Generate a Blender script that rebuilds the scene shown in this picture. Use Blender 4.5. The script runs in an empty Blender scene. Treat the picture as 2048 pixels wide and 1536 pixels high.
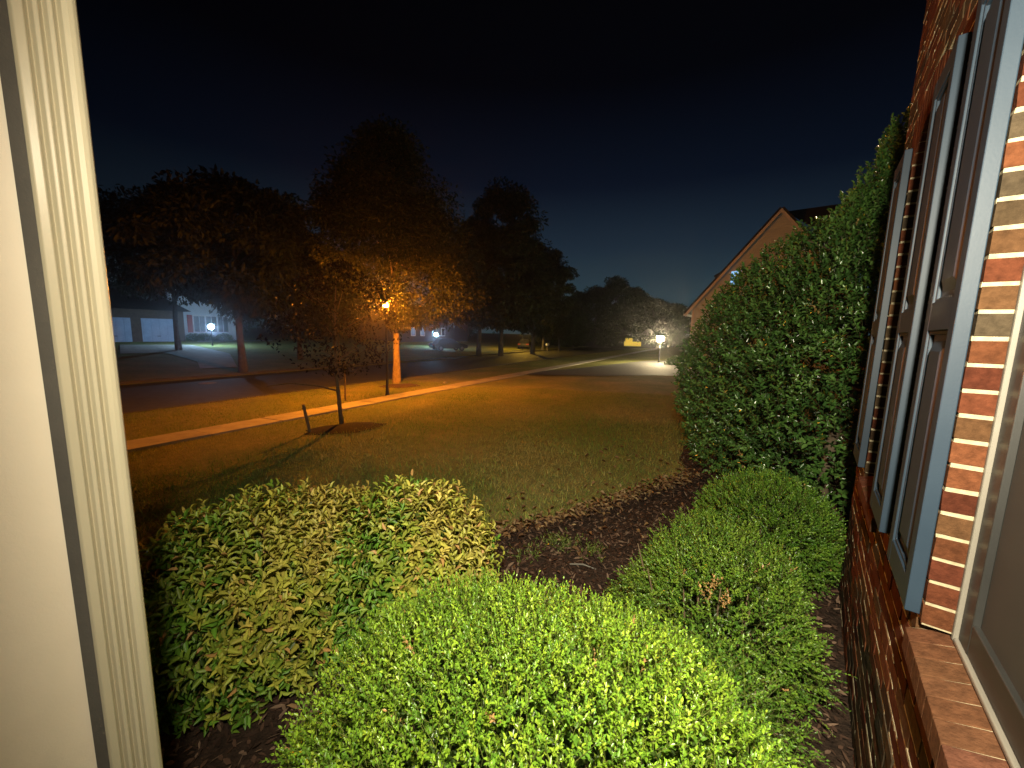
import bpy, bmesh, math, random
import numpy as np
from mathutils import Vector, Matrix

random.seed(7)
RNG = np.random.default_rng(11)
S = bpy.context.scene
COL = S.collection
PI = math.pi

# ------------------------------------------------------------------ camera frame
# world: Z up, Y runs along our brick wall away from the porch, X towards the wall; the eye is the origin
F_PX = 770.0
def unit(v):
    v = np.asarray(v, float); return v / np.linalg.norm(v)
UP = unit([138, 5696, 770.])
YA = np.array([608, 89, -770.]); YA = unit(YA - UP * (YA @ UP))
XA = np.cross(YA, UP)
def ray(px, py):
    c = np.array([px - 1024, 768 - py, -F_PX]); return np.array([c @ XA, c @ YA, c @ UP])
def hdir(px, py):
    r = ray(px, py); return r / math.hypot(r[0], r[1])

# ------------------------------------------------------------------ terrain: falls from the house to the street, rises beyond it
UX, UY = -0.985, -0.1726          # across the street
TX, TY = -0.1726, 0.985           # along the street
PROF_U = [-80, 0, 2.5, 6, 9, 10.5, 14.3, 14.6, 18, 22.2, 22.5, 26, 36, 46, 60, 100, 200, 900]
PROF_Z = [-1.86, -1.86, -1.9, -2.08, -2.3, -2.38, -2.5, -2.66, -2.6, -2.66, -2.52, -2.5, -2.1, -1.76, -1.7, -1.4, -1.0, -1.0]
def ut(x, y): return UX * x + UY * y, TX * x + TY * y
def xy(u, t): return UX * u + TX * t, UY * u + TY * t
def tz_u(u): return float(np.interp(u, PROF_U, PROF_Z))
def tz(x, y): return tz_u(ut(x, y)[0])
def ground_at(px, py):
    r = unit(ray(px, py)); s = 0.5
    while s < 400:
        p = r * s
        if p[2] <= tz(p[0], p[1]): break
        s += 0.02 + s * 0.002
    return Vector((p[0], p[1], tz(p[0], p[1])))
def on_bearing(px, dist):
    d = hdir(px, 690); x, y = d[0] * dist, d[1] * dist
    return Vector((x, y, tz(x, y)))

# ------------------------------------------------------------------ bookkeeping
def link(o): COL.objects.link(o); return o
def tag(o, label=None, cat=None, group=None, kind=None):
    if label: o['label'] = label
    if cat: o['category'] = cat
    if group: o['group'] = group
    if kind: o['kind'] = kind
    return o
def thing(name, loc, label, cat, group=None, rz=0.0):
    o = bpy.data.objects.new(name, None); o.empty_display_size = 0.2
    o.location = loc; o.rotation_euler = (0, 0, rz); link(o)
    return tag(o, label, cat, group)
def mesh_obj(name, me, mat, parent=None, world=False):
    o = bpy.data.objects.new(name, me); link(o)
    if mat: me.materials.append(mat)
    if parent:
        o.parent = parent
        if world:   # mesh is in world coordinates: keep it in place under its parent
            m = Matrix.Translation(parent_world(parent)[0]) @ Matrix.Rotation(parent_world(parent)[1], 4, 'Z')
            o.matrix_parent_inverse = m.inverted()
    return o
def parent_world(p):
    return Vector(p.location), p.rotation_euler.z

class MB:
    """collects simple shapes into one mesh"""
    def __init__(s): s.v = []; s.f = []; s.c = []; s.col = (1, 1, 1)
    def add(s, vs, fs, col=None):
        n = len(s.v); s.v += [tuple(v) for v in vs]; s.f += [tuple(i + n for i in f) for f in fs]
        s.c += [col or s.col] * len(vs)
    def box(s, a, b, col=None, jit=0.0):
        (x0, y0, z0), (x1, y1, z1) = a, b
        vs = [(x0,y0,z0),(x1,y0,z0),(x1,y1,z0),(x0,y1,z0),(x0,y0,z1),(x1,y0,z1),(x1,y1,z1),(x0,y1,z1)]
        if jit: vs = [tuple(c + random.uniform(-jit, jit) for c in v) for v in vs]
        s.add(vs, [(0,3,2,1),(4,5,6,7),(0,1,5,4),(1,2,6,5),(2,3,7,6),(3,0,4,7)], col)
    def obox(s, c, ax, ay, az, col=None):
        c, ax, ay, az = map(Vector, (c, ax, ay, az))
        vs = [c + ax*i + ay*j + az*k for k in (-1,1) for (i,j) in ((-1,-1),(1,-1),(1,1),(-1,1))]
        s.add(vs, [(0,3,2,1),(4,5,6,7),(0,1,5,4),(1,2,6,5),(2,3,7,6),(3,0,4,7)], col)
    def tube(s, pts, radii, n=8, col=None, cap=True):
        pts = [Vector(p) for p in pts]; rings = []
        b = len(s.v); vs = []
        for i, p in enumerate(pts):
            t = (pts[min(i+1, len(pts)-1)] - pts[max(i-1, 0)]).normalized()
            a = t.cross(Vector((0.31, 0.87, 0.13)))
            if a.length < 1e-3: a = t.cross(Vector((1, 0, 0)))
            a.normalize(); c = t.cross(a)
            for k in range(n):
                w = 2*PI*k/n; vs.append(p + (a*math.cos(w) + c*math.sin(w)) * radii[i])
        fs = []
        for i in range(len(pts)-1):
            for k in range(n):
                k2 = (k+1) % n
                fs.append((i*n+k, i*n+k2, (i+1)*n+k2, (i+1)*n+k))
        if cap:
            fs.append(tuple(range(n-1, -1, -1))); fs.append(tuple((len(pts)-1)*n + k for k in range(n)))
        s.add(vs, fs, col)
    def lathe(s, c, prof, n=16, col=None):
        c = Vector(c); vs = []; fs = []
        for r, z in prof:
            for k in range(n):
                w = 2*PI*k/n; vs.append(c + Vector((r*math.cos(w), r*math.sin(w), z)))
        for i in range(len(prof)-1):
            for k in range(n):
                k2 = (k+1) % n; fs.append((i*n+k, i*n+k2, (i+1)*n+k2, (i+1)*n+k))
        fs.append(tuple(range(n-1, -1, -1))); fs.append(tuple((len(prof)-1)*n + k for k in range(n)))
        s.add(vs, fs, col)
    def prism(s, poly, d, col=None):
        d = Vector(d); n = len(poly); p = [Vector(q) for q in poly]
        s.add(p + [q + d for q in p], [tuple(range(n-1,-1,-1)), tuple(range(n, 2*n))] + [(i, (i+1)%n, n+(i+1)%n, n+i) for i in range(n)], col)
    def mesh(s, name):
        me = bpy.data.meshes.new(name); me.from_pydata(s.v, [], s.f); me.update()
        a = me.color_attributes.new('Col', 'FLOAT_COLOR', 'POINT')
        a.data.foreach_set('color', np.c_[np.array(s.c, np.float32).reshape(-1,3), np.ones(len(s.c), np.float32)].ravel())
        bm = bmesh.new(); bm.from_mesh(me); bmesh.ops.recalc_face_normals(bm, faces=bm.faces); bm.to_mesh(me); bm.free()
        return me
    def build(s, name, mat, parent=None, world=True, bevel=0, smooth=False):
        o = mesh_obj(name, s.mesh(name), mat, parent, world)
        if bevel:
            m = o.modifiers.new('bevel', 'BEVEL'); m.width = bevel; m.segments = 2; m.limit_method = 'ANGLE'
        if smooth:
            for p in o.data.polygons: p.use_smooth = True
        return o

def np_mesh(name, V, Fq, C, k=4):
    me = bpy.data.meshes.new(name)
    nv, nf = len(V), len(Fq)
    me.vertices.add(nv); me.vertices.foreach_set('co', V.astype(np.float32).ravel())
    me.loops.add(nf*k); me.loops.foreach_set('vertex_index', Fq.astype(np.int32).ravel())
    me.polygons.add(nf); me.polygons.foreach_set('loop_start', np.arange(0, nf*k, k, dtype=np.int32))
    me.update(calc_edges=True)
    a = me.color_attributes.new('Col', 'FLOAT_COLOR', 'POINT')
    a.data.foreach_set('color', np.c_[C, np.ones(len(C))].astype(np.float32).ravel())
    me.validate()
    return me
def nrm(a): return a / np.maximum(np.linalg.norm(a, axis=1, keepdims=True), 1e-9)
def leaf_arrays(P, D, N, L, W, C, fold=0.12, droop=0.12):
    D = nrm(D); Sd = nrm(np.cross(D, N)); N = np.cross(Sd, D)
    L = np.broadcast_to(np.asarray(L, float), (len(P),))[:, None]; W = np.broadcast_to(np.asarray(W, float), (len(P),))[:, None]
    fz = N * (W * fold * 2)
    v = np.stack([P, P + D*L*.28 + Sd*W*.46 + fz, P + D*L*.66 + Sd*W*.38 + fz*.8, P + D*L - N*L*droop,
                  P + D*L*.66 - Sd*W*.38 + fz*.8, P + D*L*.28 - Sd*W*.46 + fz], 1)
    n = len(P); b = np.arange(n)[:, None] * 6
    f = np.stack([b + np.array([[0, 3, 2, 1]]), b + np.array([[0, 5, 4, 3]])], 1).reshape(-1, 4)
    return v.reshape(-1, 3), f, np.repeat(C, 6, 0)
def rvec(n): return nrm(RNG.normal(size=(n, 3)))

# ------------------------------------------------------------------ materials
def new_mat(name):
    m = bpy.data.materials.new(name); m.use_nodes = True
    nt = m.node_tree; b = nt.nodes['Principled BSDF']; return m, nt, b
def ramp(nt, fac, stops):
    r = nt.nodes.new('ShaderNodeValToRGB'); e = r.color_ramp.elements
    while len(e) < len(stops): e.new(0.5)
    for i, (p, c) in enumerate(stops): e[i].position = p; e[i].color = (*c, 1)
    nt.links.new(fac, r.inputs[0]); return r.outputs[0]
def noise(nt, scale, detail=5, rough=.6, vec=None):
    n = nt.nodes.new('ShaderNodeTexNoise'); n.inputs['Scale'].default_value = scale
    n.inputs['Detail'].default_value = detail; n.inputs['Roughness'].default_value = rough
    if vec is None:
        tc = nt.nodes.new('ShaderNodeTexCoord'); vec = tc.outputs['Object']
    nt.links.new(vec, n.inputs['Vector']); return n.outputs['Fac']
def mul(nt, a, b, fac=1.0, mode='MULTIPLY'):
    x = nt.nodes.new('ShaderNodeMix'); x.data_type = 'RGBA'; x.blend_type = mode
    x.inputs[0].default_value = fac
    nt.links.new(a, x.inputs[6]); nt.links.new(b, x.inputs[7]); return x.outputs[2]
def bump(nt, b, h, strength, dist):
    n = nt.nodes.new('ShaderNodeBump'); n.inputs['Strength'].default_value = strength; n.inputs['Distance'].default_value = dist
    nt.links.new(h, n.inputs['Height']); nt.links.new(n.outputs[0], b.inputs['Normal'])
def mat_noise(name, stops, scale, rough=.8, bstr=.3, bdist=.01, bscale=None, spec=.5, metal=0, detail=6):
    m, nt, b = new_mat(name)
    f = noise(nt, scale, detail); nt.links.new(ramp(nt, f, stops), b.inputs['Base Color'])
    b.inputs['Roughness'].default_value = rough; b.inputs['Specular IOR Level'].default_value = spec; b.inputs['Metallic'].default_value = metal
    if bstr: bump(nt, b, noise(nt, bscale or scale*4, 6), bstr, bdist)
    return m
def mat_attr(name, rough=.6, spec=.5, trans=0.0, nscale=0, bstr=0, bdist=.004, nlo=.6):
    m, nt, b = new_mat(name)
    at = nt.nodes.new('ShaderNodeAttribute'); at.attribute_name = 'Col'; c = at.outputs['Color']
    if nscale:
        f = noise(nt, nscale, 6); c = mul(nt, c, ramp(nt, f, [(.25, (nlo,)*3), (.75, (1.15,)*3)]))
        if bstr: bump(nt, b, noise(nt, nscale*2.5, 6), bstr, bdist)
    nt.links.new(c, b.inputs['Base Color'])
    b.inputs['Roughness'].default_value = rough; b.inputs['Specular IOR Level'].default_value = spec
    if trans:
        t = nt.nodes.new('ShaderNodeBsdfTranslucent'); nt.links.new(c, t.inputs['Color'])
        mx = nt.nodes.new('ShaderNodeMixShader'); mx.inputs[0].default_value = trans
        nt.links.new(b.outputs[0], mx.inputs[1]); nt.links.new(t.outputs[0], mx.inputs[2])
        nt.links.new(mx.outputs[0], nt.nodes['Material Output'].inputs['Surface'])
    return m
def mat_emit(name, col, strength):
    m, nt, b = new_mat(name)
    b.inputs['Base Color'].default_value = (0.02, 0.02, 0.02, 1)
    b.inputs['Emission Color'].default_value = (*col, 1); b.inputs['Emission Strength'].default_value = strength
    return m
def g3(v): return (v, v, v)

M = {}
def mat_lawn():
    m, nt, b = new_mat('lawn')
    big = ramp(nt, noise(nt, .55, 4), [(.3, (.20, .25, .065)), (.5, (.27, .28, .09)), (.72, (.37, .33, .125))])
    fine = ramp(nt, noise(nt, 42, 8, .75), [(.3, g3(.45)), (.7, g3(1.25))])
    mid = ramp(nt, noise(nt, 5, 6, .7), [(.3, g3(.72)), (.7, g3(1.15))])
    nt.links.new(mul(nt, mul(nt, big, fine), mid), b.inputs['Base Color'])
    b.inputs['Roughness'].default_value = .95; b.inputs['Specular IOR Level'].default_value = .15
    bump(nt, b, noise(nt, 30, 8, .8), .9, .03)
    return m
M['lawn'] = mat_lawn()
M['asphalt'] = mat_noise('asphalt', [(.3, g3(.045)), (.7, g3(.075))], 3, .75, .5, .006, 120)
M['concrete'] = mat_noise('concrete', [(.25, (.22, .20, .17)), (.5, (.38, .355, .30)), (.75, (.46, .43, .37))], 1.7, .9, .5, .004, 60)
M['old_concrete'] = mat_noise('old_concrete', [(.25, (.045, .042, .038)), (.75, (.085, .08, .07))], 2.2, .9, .35, .004, 60)
M['grey_siding'] = mat_noise('grey_siding', [(.3, (.05, .05, .05)), (.7, (.075, .075, .075))], 2, .8, .2, .003, 30)
M['garage_lamp_tint'] = mat_noise('garage_lamp_tint', [(.3, (.22, .28, .38)), (.7, (.28, .35, .46))], 2, .7, .2, .002, 30)  # white doors, with the cool lamp's blue and dimness put into the colour
M['brown_brick'] = mat_noise('brown_brick', [(.3, (.06, .045, .035)), (.7, (.10, .075, .06))], 4, .9, .4, .004, 60)
M['mulch'] = mat_noise('mulch', [(.3, (.022, .014, .010)), (.7, (.06, .036, .024))], 26, .95, 1, .03, 40, .2)
M['chips'] = mat_attr('mulch_chips', .9, .2)
M['dead_leaf'] = mat_attr('dead_leaves', .8, .25, .15)
M['blade'] = mat_attr('grass_blades', .8, .2, .25)
M['box_leaf'] = mat_attr('small_waxy_leaves', .33, .5, .28)
M['nan_leaf'] = mat_attr('broad_leaves', .45, .4, .25)
M['holly_leaf'] = mat_attr('glossy_leaves', .22, .75, .12)
M['dark_leaf'] = mat_attr('dark_purple_leaves', .7, .15)
M['tree_leaf'] = mat_attr('tree_leaves', .65, .25, .12)
M['twig'] = mat_noise('twig', [(.3, (.10, .07, .04)), (.7, (.2, .14, .08))], 30, .8, .3, .003)
M['bark'] = mat_noise('bark', [(.3, (.16, .12, .085)), (.7, (.34, .27, .2))], 7, .9, 1, .03, 14, .2)
M['dark_bark'] = mat_noise('dark_bark', [(.3, (.05, .045, .038)), (.7, (.11, .095, .08))], 7, .9, 1, .03, 14, .2)
M['brick'] = mat_attr('brick', .97, .08, 0, 46, .9, .004, .45)
M['mortar'] = mat_noise('mortar', [(.3, (.24, .205, .13)), (.7, (.42, .36, .24))], 40, .97, .8, .004, 90, .08)
M['shutter'] = mat_noise('shutter_paint', [(.3, (.013, .025, .042)), (.7, (.019, .034, .054))], 3, .5, .2, .001, 150, .3)
M['trim'] = mat_noise('trim_paint', [(.3, (.14, .13, .11)), (.7, (.18, .165, .14))], 4, .4, .1, .001, 60)
M['cream'] = mat_noise('cream_paint', [(.25, (.60, .53, .42)), (.42, (.74, .66, .52)), (.7, (.80, .72, .58))], 2.6, .6, .25, .0015, 180)
M['spout'] = mat_noise('downspout_enamel', [(.3, (.42, .385, .275)), (.7, (.46, .42, .305))], 2.5, .28, .05, .001, 40)
M['sash'] = mat_noise('grey_sash', [(.3, (.014, .014, .0135)), (.7, (.02, .02, .019))], 4, .45, .1, .001, 60)
def mat_glass(name, col, rough=.05):
    m, nt, b = new_mat(name)
    b.inputs['Base Color'].default_value = (*col, 1); b.inputs['Roughness'].default_value = rough
    b.inputs['Specular IOR Level'].default_value = .6
    return m
M['glass'] = mat_glass('dark_window_glass', (.03, .03, .032), .12)
M['screen'] = mat_noise('insect_screen', [(.3, (.032, .032, .03)), (.7, (.045, .045, .042))], 2.5, .6, .3, .001, 300, .25)
M['black'] = mat_noise('black_metal', [(.3, g3(.012)), (.7, g3(.02))], 5, .45, .1, .001, 60)
M['siding'] = mat_noise('tan_siding', [(.3, (.58, .66, .70)), (.7, (.64, .72, .76))], 2, .8, .2, .003, 30)
M['white'] = mat_noise('white_paint', [(.3, g3(.68)), (.7, g3(.78))], 2, .6, .15, .002, 40)
M['roof'] = mat_noise('shingles', [(.3, g3(.025)), (.7, g3(.05))], 6, .9, .6, .01, 30)
M['redpaint'] = mat_noise('red_paint', [(.3, (.25, .02, .02)), (.7, (.32, .035, .03))], 3, .5, .1, .001)
M['carpaint'] = mat_noise('dark_car_paint', [(.3, g3(.03)), (.7, g3(.04))], 2, .25, 0)
M['tyre'] = mat_noise('rubber', [(.3, g3(.015)), (.7, g3(.025))], 9, .8, .2, .002)
M['wood'] = mat_noise('weathered_wood', [(.3, (.12, .09, .06)), (.7, (.22, .17, .11))], 9, .9, .5, .004, 40)
M['stone'] = mat_noise('stone', [(.3, g3(.15)), (.7, g3(.3))], 6, .9, .6, .01)
M['sodium'] = mat_emit('sodium_bulb', (1, .275, .012), 13000)
M['sodium_far'] = mat_emit('far_sodium_bulb', (1, .55, .05), 5200)
M['cool'] = mat_emit('cool_white_bulb', (.40, .66, 1), 600)
M['warm'] = mat_emit('warm_white_bulb', (1, .78, .44), 1150)
M['lit_blue'] = mat_emit('blue_lit_pane', (.3, .62, 1), 1.0)
M['lit_yellow'] = mat_emit('yellow_entrance_glow', (1, .68, .08), .75)
M['lit_pale'] = mat_emit('pale_lit_pane', (.45, .62, 1), .3)

# ------------------------------------------------------------------ ground, street, pavement
def sheet_from_rows(name, rows, mat, kind='structure', parent=None):
    nr, nc = len(rows), len(rows[0]); V = np.array([p for r in rows for p in r], float)
    f = np.array([(i*nc+j, i*nc+j+1, (i+1)*nc+j+1, (i+1)*nc+j) for i in range(nr-1) for j in range(nc-1)])
    me = np_mesh(name, V, f, np.ones((len(V), 3)))
    o = mesh_obj(name, me, mat, parent)
    bm = bmesh.new(); bm.from_mesh(me); bmesh.ops.recalc_face_normals(bm, faces=bm.faces)
    if sum(fc.normal.z for fc in bm.faces) < 0: bmesh.ops.reverse_faces(bm, faces=bm.faces)
    bm.to_mesh(me); bm.free()
    for p in me.polygons: p.use_smooth = True
    if kind: o['kind'] = kind
    return o
us = sorted(set([-230, -80, -40, -20, -10, -5] + list(np.arange(-3, 15.1, .5)) + [14.3, 14.6] + list(range(15, 30, 1)) + [22.2, 22.5] + list(range(30, 70, 4)) + [80, 100, 140, 180, 230]))
ts = [-230, -150, -80, -40, -20, -10] + list(range(-5, 60, 2)) + [70, 80, 100, 130, 180, 230]
rows = []
for u in us:
    r = []
    for t in ts:
        x, y = xy(u, t); wob = .035*math.sin(u*1.3+t*.7)*math.sin(t*.9-u*.4) if -3 < u < 13.5 and t < 60 else 0
        r.append((x, y, tz_u(u) + min(0, wob)))
    rows.append(r)
sheet_from_rows('ground', rows, M['lawn'])
def strip(name, u0, u1, t0, t1, dz, mat, step=2.0, skirt=0.0):
    rr = []
    n = max(2, int((t1-t0)/step)); uu = np.linspace(u0, u1, 6)
    for t in np.linspace(t0, t1, n):
        r = []
        if skirt: r.append((*xy(u0, t), tz_u(u0)+dz-skirt))
        r += [(*xy(u, t), tz_u(u)+dz) for u in uu]
        if skirt: r.append((*xy(u1, t), tz_u(u1)+dz-skirt))
        rr.append(r)
    return sheet_from_rows(name, rr, mat)
strip('street', 14.75, 22.1, -200, 225, .012, M['asphalt'], 4)
# kerbs (real steps of 0.14 m)
for (a, b) in ((14.3, 14.75), (22.1, 22.5)):
    rr = []
    for t in np.linspace(-120, 200, 160):
        zt = (tz_u(14.3) if a < 15 else tz_u(22.5)) + .02
        zb = -2.75
        prof = [(a, zt-.1), (a+.01, zt), (a+.16, zt), (a+.2, zt-.14), (b, zt-.15), (b, zb)] if a < 15 else \
               [(a, zb), (a, zt-.15), (b-.2, zt-.14), (b-.16, zt), (b-.01, zt), (b, zt-.1)]
        rr.append([(*xy(u, t), z) for u, z in prof])
    o = sheet_from_rows('kerb', rr, M['old_concrete'])
    for p in o.data.polygons: p.use_smooth = False
# pavement of concrete slabs with open joints
SW0, SW1 = 9.25, 10.2
mb = MB()
t = -14.0
while t < 75:
    L = 1.5
    for (ua, ub) in ((SW0, SW1),):
        c = [xy(ua, t+.014), xy(ub, t+.014), xy(ub, t+L-.014), xy(ua, t+L-.014)]
        za, zb = tz_u(ua)+.035, tz_u(ub)+.035
        dz = random.uniform(-.006, .006)
        top = [(*c[0], za+dz), (*c[1], zb+dz), (*c[2], zb+dz), (*c[3], za+dz)]
        v = random.uniform(.92, 1.05)
        mb.prism([(p[0], p[1], p[2]-.12) for p in top], (0, 0, .12), (v, v, v))
    t += L
o = mb.build('pavement', M['concrete'], world=False, bevel=.006); o['kind'] = 'structure'
# neighbour's driveway: lofted between its near and far edge, across the lawn to the street
def loft(name, A, B, mat, dz, n=24, m=8):
    def res(P, n):
        P = np.array(P, float)[:, :2]; d = np.r_[0, np.cumsum(np.linalg.norm(np.diff(P, axis=0), axis=1))]
        s = np.linspace(0, d[-1], n); return np.c_[np.interp(s, d, P[:, 0]), np.interp(s, d, P[:, 1])]
    a, b = res(A, n), res(B, n); rr = []
    for i in range(n):
        r = []
        for k in range(m):
            w = k/(m-1); q = a[i]*(1-w) + b[i]*w; r.append((q[0], q[1], tz(q[0], q[1]) + dz))
        rr.append(r)
    return sheet_from_rows(name, rr, mat)
G = ground_at
loft('driveway', [G(1700, 752), G(1355, 753), G(1180, 753), G(1100, 751), G(1048, 749)], [G(1800, 722), G(1358, 721), G(1290, 722), G(1150, 738), G(1060, 744)], M['asphalt'], .024, 40)
loft('driveway', [G(240, 708), G(330, 706), G(395, 724), G(400, 738)], [G(240, 690), G(380, 690), G(460, 708), G(475, 735)], M['concrete'], .03, 24)
loft('driveway', [G(1010, 713), G(1060, 708), G(1130, 706)], [G(1025, 701), G(1060, 699), G(1100, 700)], M['asphalt'], .03, 14)

# planting bed by the house
BED = [(-2.75, -1.2), (-3.25, .2), (-3.15, 1.3), (-2.55, 2.25), (-2.15, 2.6), (-1.75, 3.55), (-1.42, 4.55), (-1.15, 5.3), (-1.6, 6.6), (-1.5, 8.5)]
BED_IN = [(2.5, -1.2), (2.5, .2), (2.5, 1.3), (2.5, 2.25), (2.5, 2.6), (2.5, 3.55), (2.5, 4.55), (3.2, 5.3), (3.6, 6.6), (3.6, 8.5)]
def bed_edge(y):
    return float(np.interp(y, [p[1] for p in BED], [p[0] for p in BED]))
rr = []
for y in np.linspace(-1.2, 8.5, 60):
    xe = bed_edge(y) + .05*math.sin(y*6)
    xi = float(np.interp(y, [p[1] for p in BED_IN], [p[0] for p in BED_IN])); r = []
    for k in range(24):
        w = k/23; x = xe*(1-w) + xi*w
        r.append((x, y, tz(x, y) + (.004 if k == 0 else .03 + .015*math.sin(x*9+y*7)*math.sin(y*11-x*3))))
    rr.append(r)
sheet_from_rows('mulch_bed', rr, M['mulch'])
# mulch chips
n = 26000
y = RNG.uniform(-.6, 6.4, n); w = RNG.uniform(0, 1, n)
xe = np.interp(y, [p[1] for p in BED], [p[0] for p in BED]); x = xe*(1-w) + .3*w
x = np.where(y > 3.7, xe*(1-w) + 1.2*w, x)
z = np.interp(UX*x+UY*y, PROF_U, PROF_Z) + .03 + RNG.uniform(0, .03, n)
D = rvec(n); D[:, 2] *= .35; N = rvec(n)*.6 + [0, 0, 1]
base = np.array([(.055, .03, .02), (.09, .05, .033), (.035, .02, .014), (.17, .11, .075)])[RNG.integers(0, 4, n)]
v, f, c = leaf_arrays(np.c_[x, y, z], D, N, RNG.uniform(.025, .07, n), RNG.uniform(.008, .022, n), base, .05, .02)
o = mesh_obj('mulch_chips', np_mesh('mulch_chips', v, f, c), M['chips']); o['kind'] = 'stuff'
tag(o, 'brown shredded bark mulch chips covering the bed under the shrubs', 'mulch')
# fallen leaves along the bed's edge
n = 650
y = RNG.uniform(2.3, 5.5, n); x = np.interp(y, [p[1] for p in BED], [p[0] for p in BED]) + RNG.normal(.05, .085, n)
y2 = RNG.uniform(-.4, 6, 260); x2 = RNG.uniform(-2.6, .2, 260); x = np.r_[x, x2]; y = np.r_[y, y2]; n = len(x)
z = np.interp(UX*x+UY*y, PROF_U, PROF_Z) + .045 + RNG.uniform(0, .025, n)
D = rvec(n); D[:, 2] *= .3; N = rvec(n)*.5 + [0, 0, 1]
base = np.array([(.20, .115, .05), (.26, .16, .07), (.14, .075, .035), (.34, .24, .12)])[RNG.integers(0, 4, n)]
v, f, c = leaf_arrays(np.c_[x, y, z], D, N, RNG.uniform(.04, .085, n), RNG.uniform(.02, .04, n), base, .25, .2)
o = mesh_obj('fallen_leaves', np_mesh('fallen_leaves', v, f, c), M['dead_leaf']); o['kind'] = 'stuff'
tag(o, 'dry tan fallen leaves lying along the edge of the mulch bed', 'leaves')
# grass blades on the lawn in front of the house
def grass(n, umin, umax, tmin, tmax, hmin, hmax, bedcut=True, power=1.0, t_pow=1.0):
    u = umin + (umax-umin)*RNG.uniform(0, 1, n)**power; t = tmin + (tmax-tmin)*RNG.uniform(0, 1, n)**t_pow
    x = UX*u + TX*t; y = UY*u + TY*t
    keep = np.ones(n, bool)
    if bedcut: keep &= ~((y > -1.3) & (y < 8.5) & (x > np.interp(y, [p[1] for p in BED], [p[0] for p in BED]) + .02))
    keep &= ~((u > SW0-.03) & (u < SW1+.03)) & (u < 14.3)
    x, y, u = x[keep], y[keep], u[keep]; n = len(x)
    z = np.interp(u, PROF_U, PROF_Z) - .01
    h = RNG.uniform(hmin, hmax, n); a = RNG.uniform(0, 2*PI, n); lean = RNG.uniform(.1, .9, n)
    b = RNG.uniform(0, 2*PI, n); wd = h*.07 + .0016
    P = np.c_[x, y, z]
    sx = np.c_[np.cos(b), np.sin(b), np.zeros(n)]*wd[:, None]
    tip = P + np.c_[np.cos(a)*lean*h, np.sin(a)*lean*h, h*(1-.3*lean)]
    v = np.stack([P - sx, P + sx, tip], 1).reshape(-1, 3)
    f = np.arange(3*n).reshape(-1, 3)
    patch = np.sin(x*1.1+2)*np.sin(y*1.4+x*.5) + RNG.normal(0, .45, n)
    base = np.where(patch[:, None] > .55, np.array([[.30, .26, .10]]), np.where(patch[:, None] > -.3, np.array([[.21, .235, .065]]), np.array([[.13, .19, .04]])))
    base = base*np.array([1.2, 1.3, 1.1])*RNG.uniform(.7, 1.25, (n, 1))
    return v, f, np.repeat(base, 3, 0)
parts = [grass(165000, -.6, 9.2, -.5, 13, .02, .06, True, 1.1, 1.25), grass(9000, 0, 7, 0, 9, .06, .11, True, 1.1, 1.2), grass(26000, 10.2, 14.3, -3, 14, .03, .08, False)]
vv = []; ff = []; cc = []; off = 0
for v, f, c in parts: vv.append(v); ff.append(f+off); cc.append(c); off += len(v)
o = mesh_obj('grass', np_mesh('grass', np.concatenate(vv), np.concatenate(ff), np.concatenate(cc), 3), M['blade']); o['kind'] = 'stuff'
tag(o, 'short patchy half dry lawn grass between the house and the street', 'grass')

# ------------------------------------------------------------------ our brick house on the right
WX = .317                       # wall face
ZG = -1.95
CH = .0677                      # brick course
ZSILL = -.80                    # window opening bottom / sill top
N0 = 0
OPEN = [(.74, 1.52), (2.47, 3.12)]      # window openings along Y
YEND = 3.56
ZSPR, RISE = .96, .12          # springing and rise of the window arches
house = thing('brick_house', (WX, 1.5, ZG), 'red brick house wall with grey shutters and recessed windows at the right edge', 'house')
BRK = [((.40, .125, .06), 5), ((.47, .17, .075), 5), ((.33, .095, .05), 3), ((.30, .20, .11), 3), ((.25, .185, .115), 3), ((.44, .22, .10), 2), ((.20, .12, .075), 1)]
BRK = [c for c, k in BRK for _ in range(k)]
def bcol():
    c = random.choice(BRK); k = random.uniform(.17, .27); return tuple(v*k for v in c)
def arch_z(y, o, extra=0.0):
    a, b = o; c = (a+b)/2; hw = (b-a)/2
    if abs(y-c) > hw + 1e-6: return None
    return ZSPR + RISE*(1-((y-c)/hw)**2) + extra
wall = MB(); mort = MB()
Z0 = -1.95
ZTOP = 2.95
nc = int((ZTOP-Z0)/CH)
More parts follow.
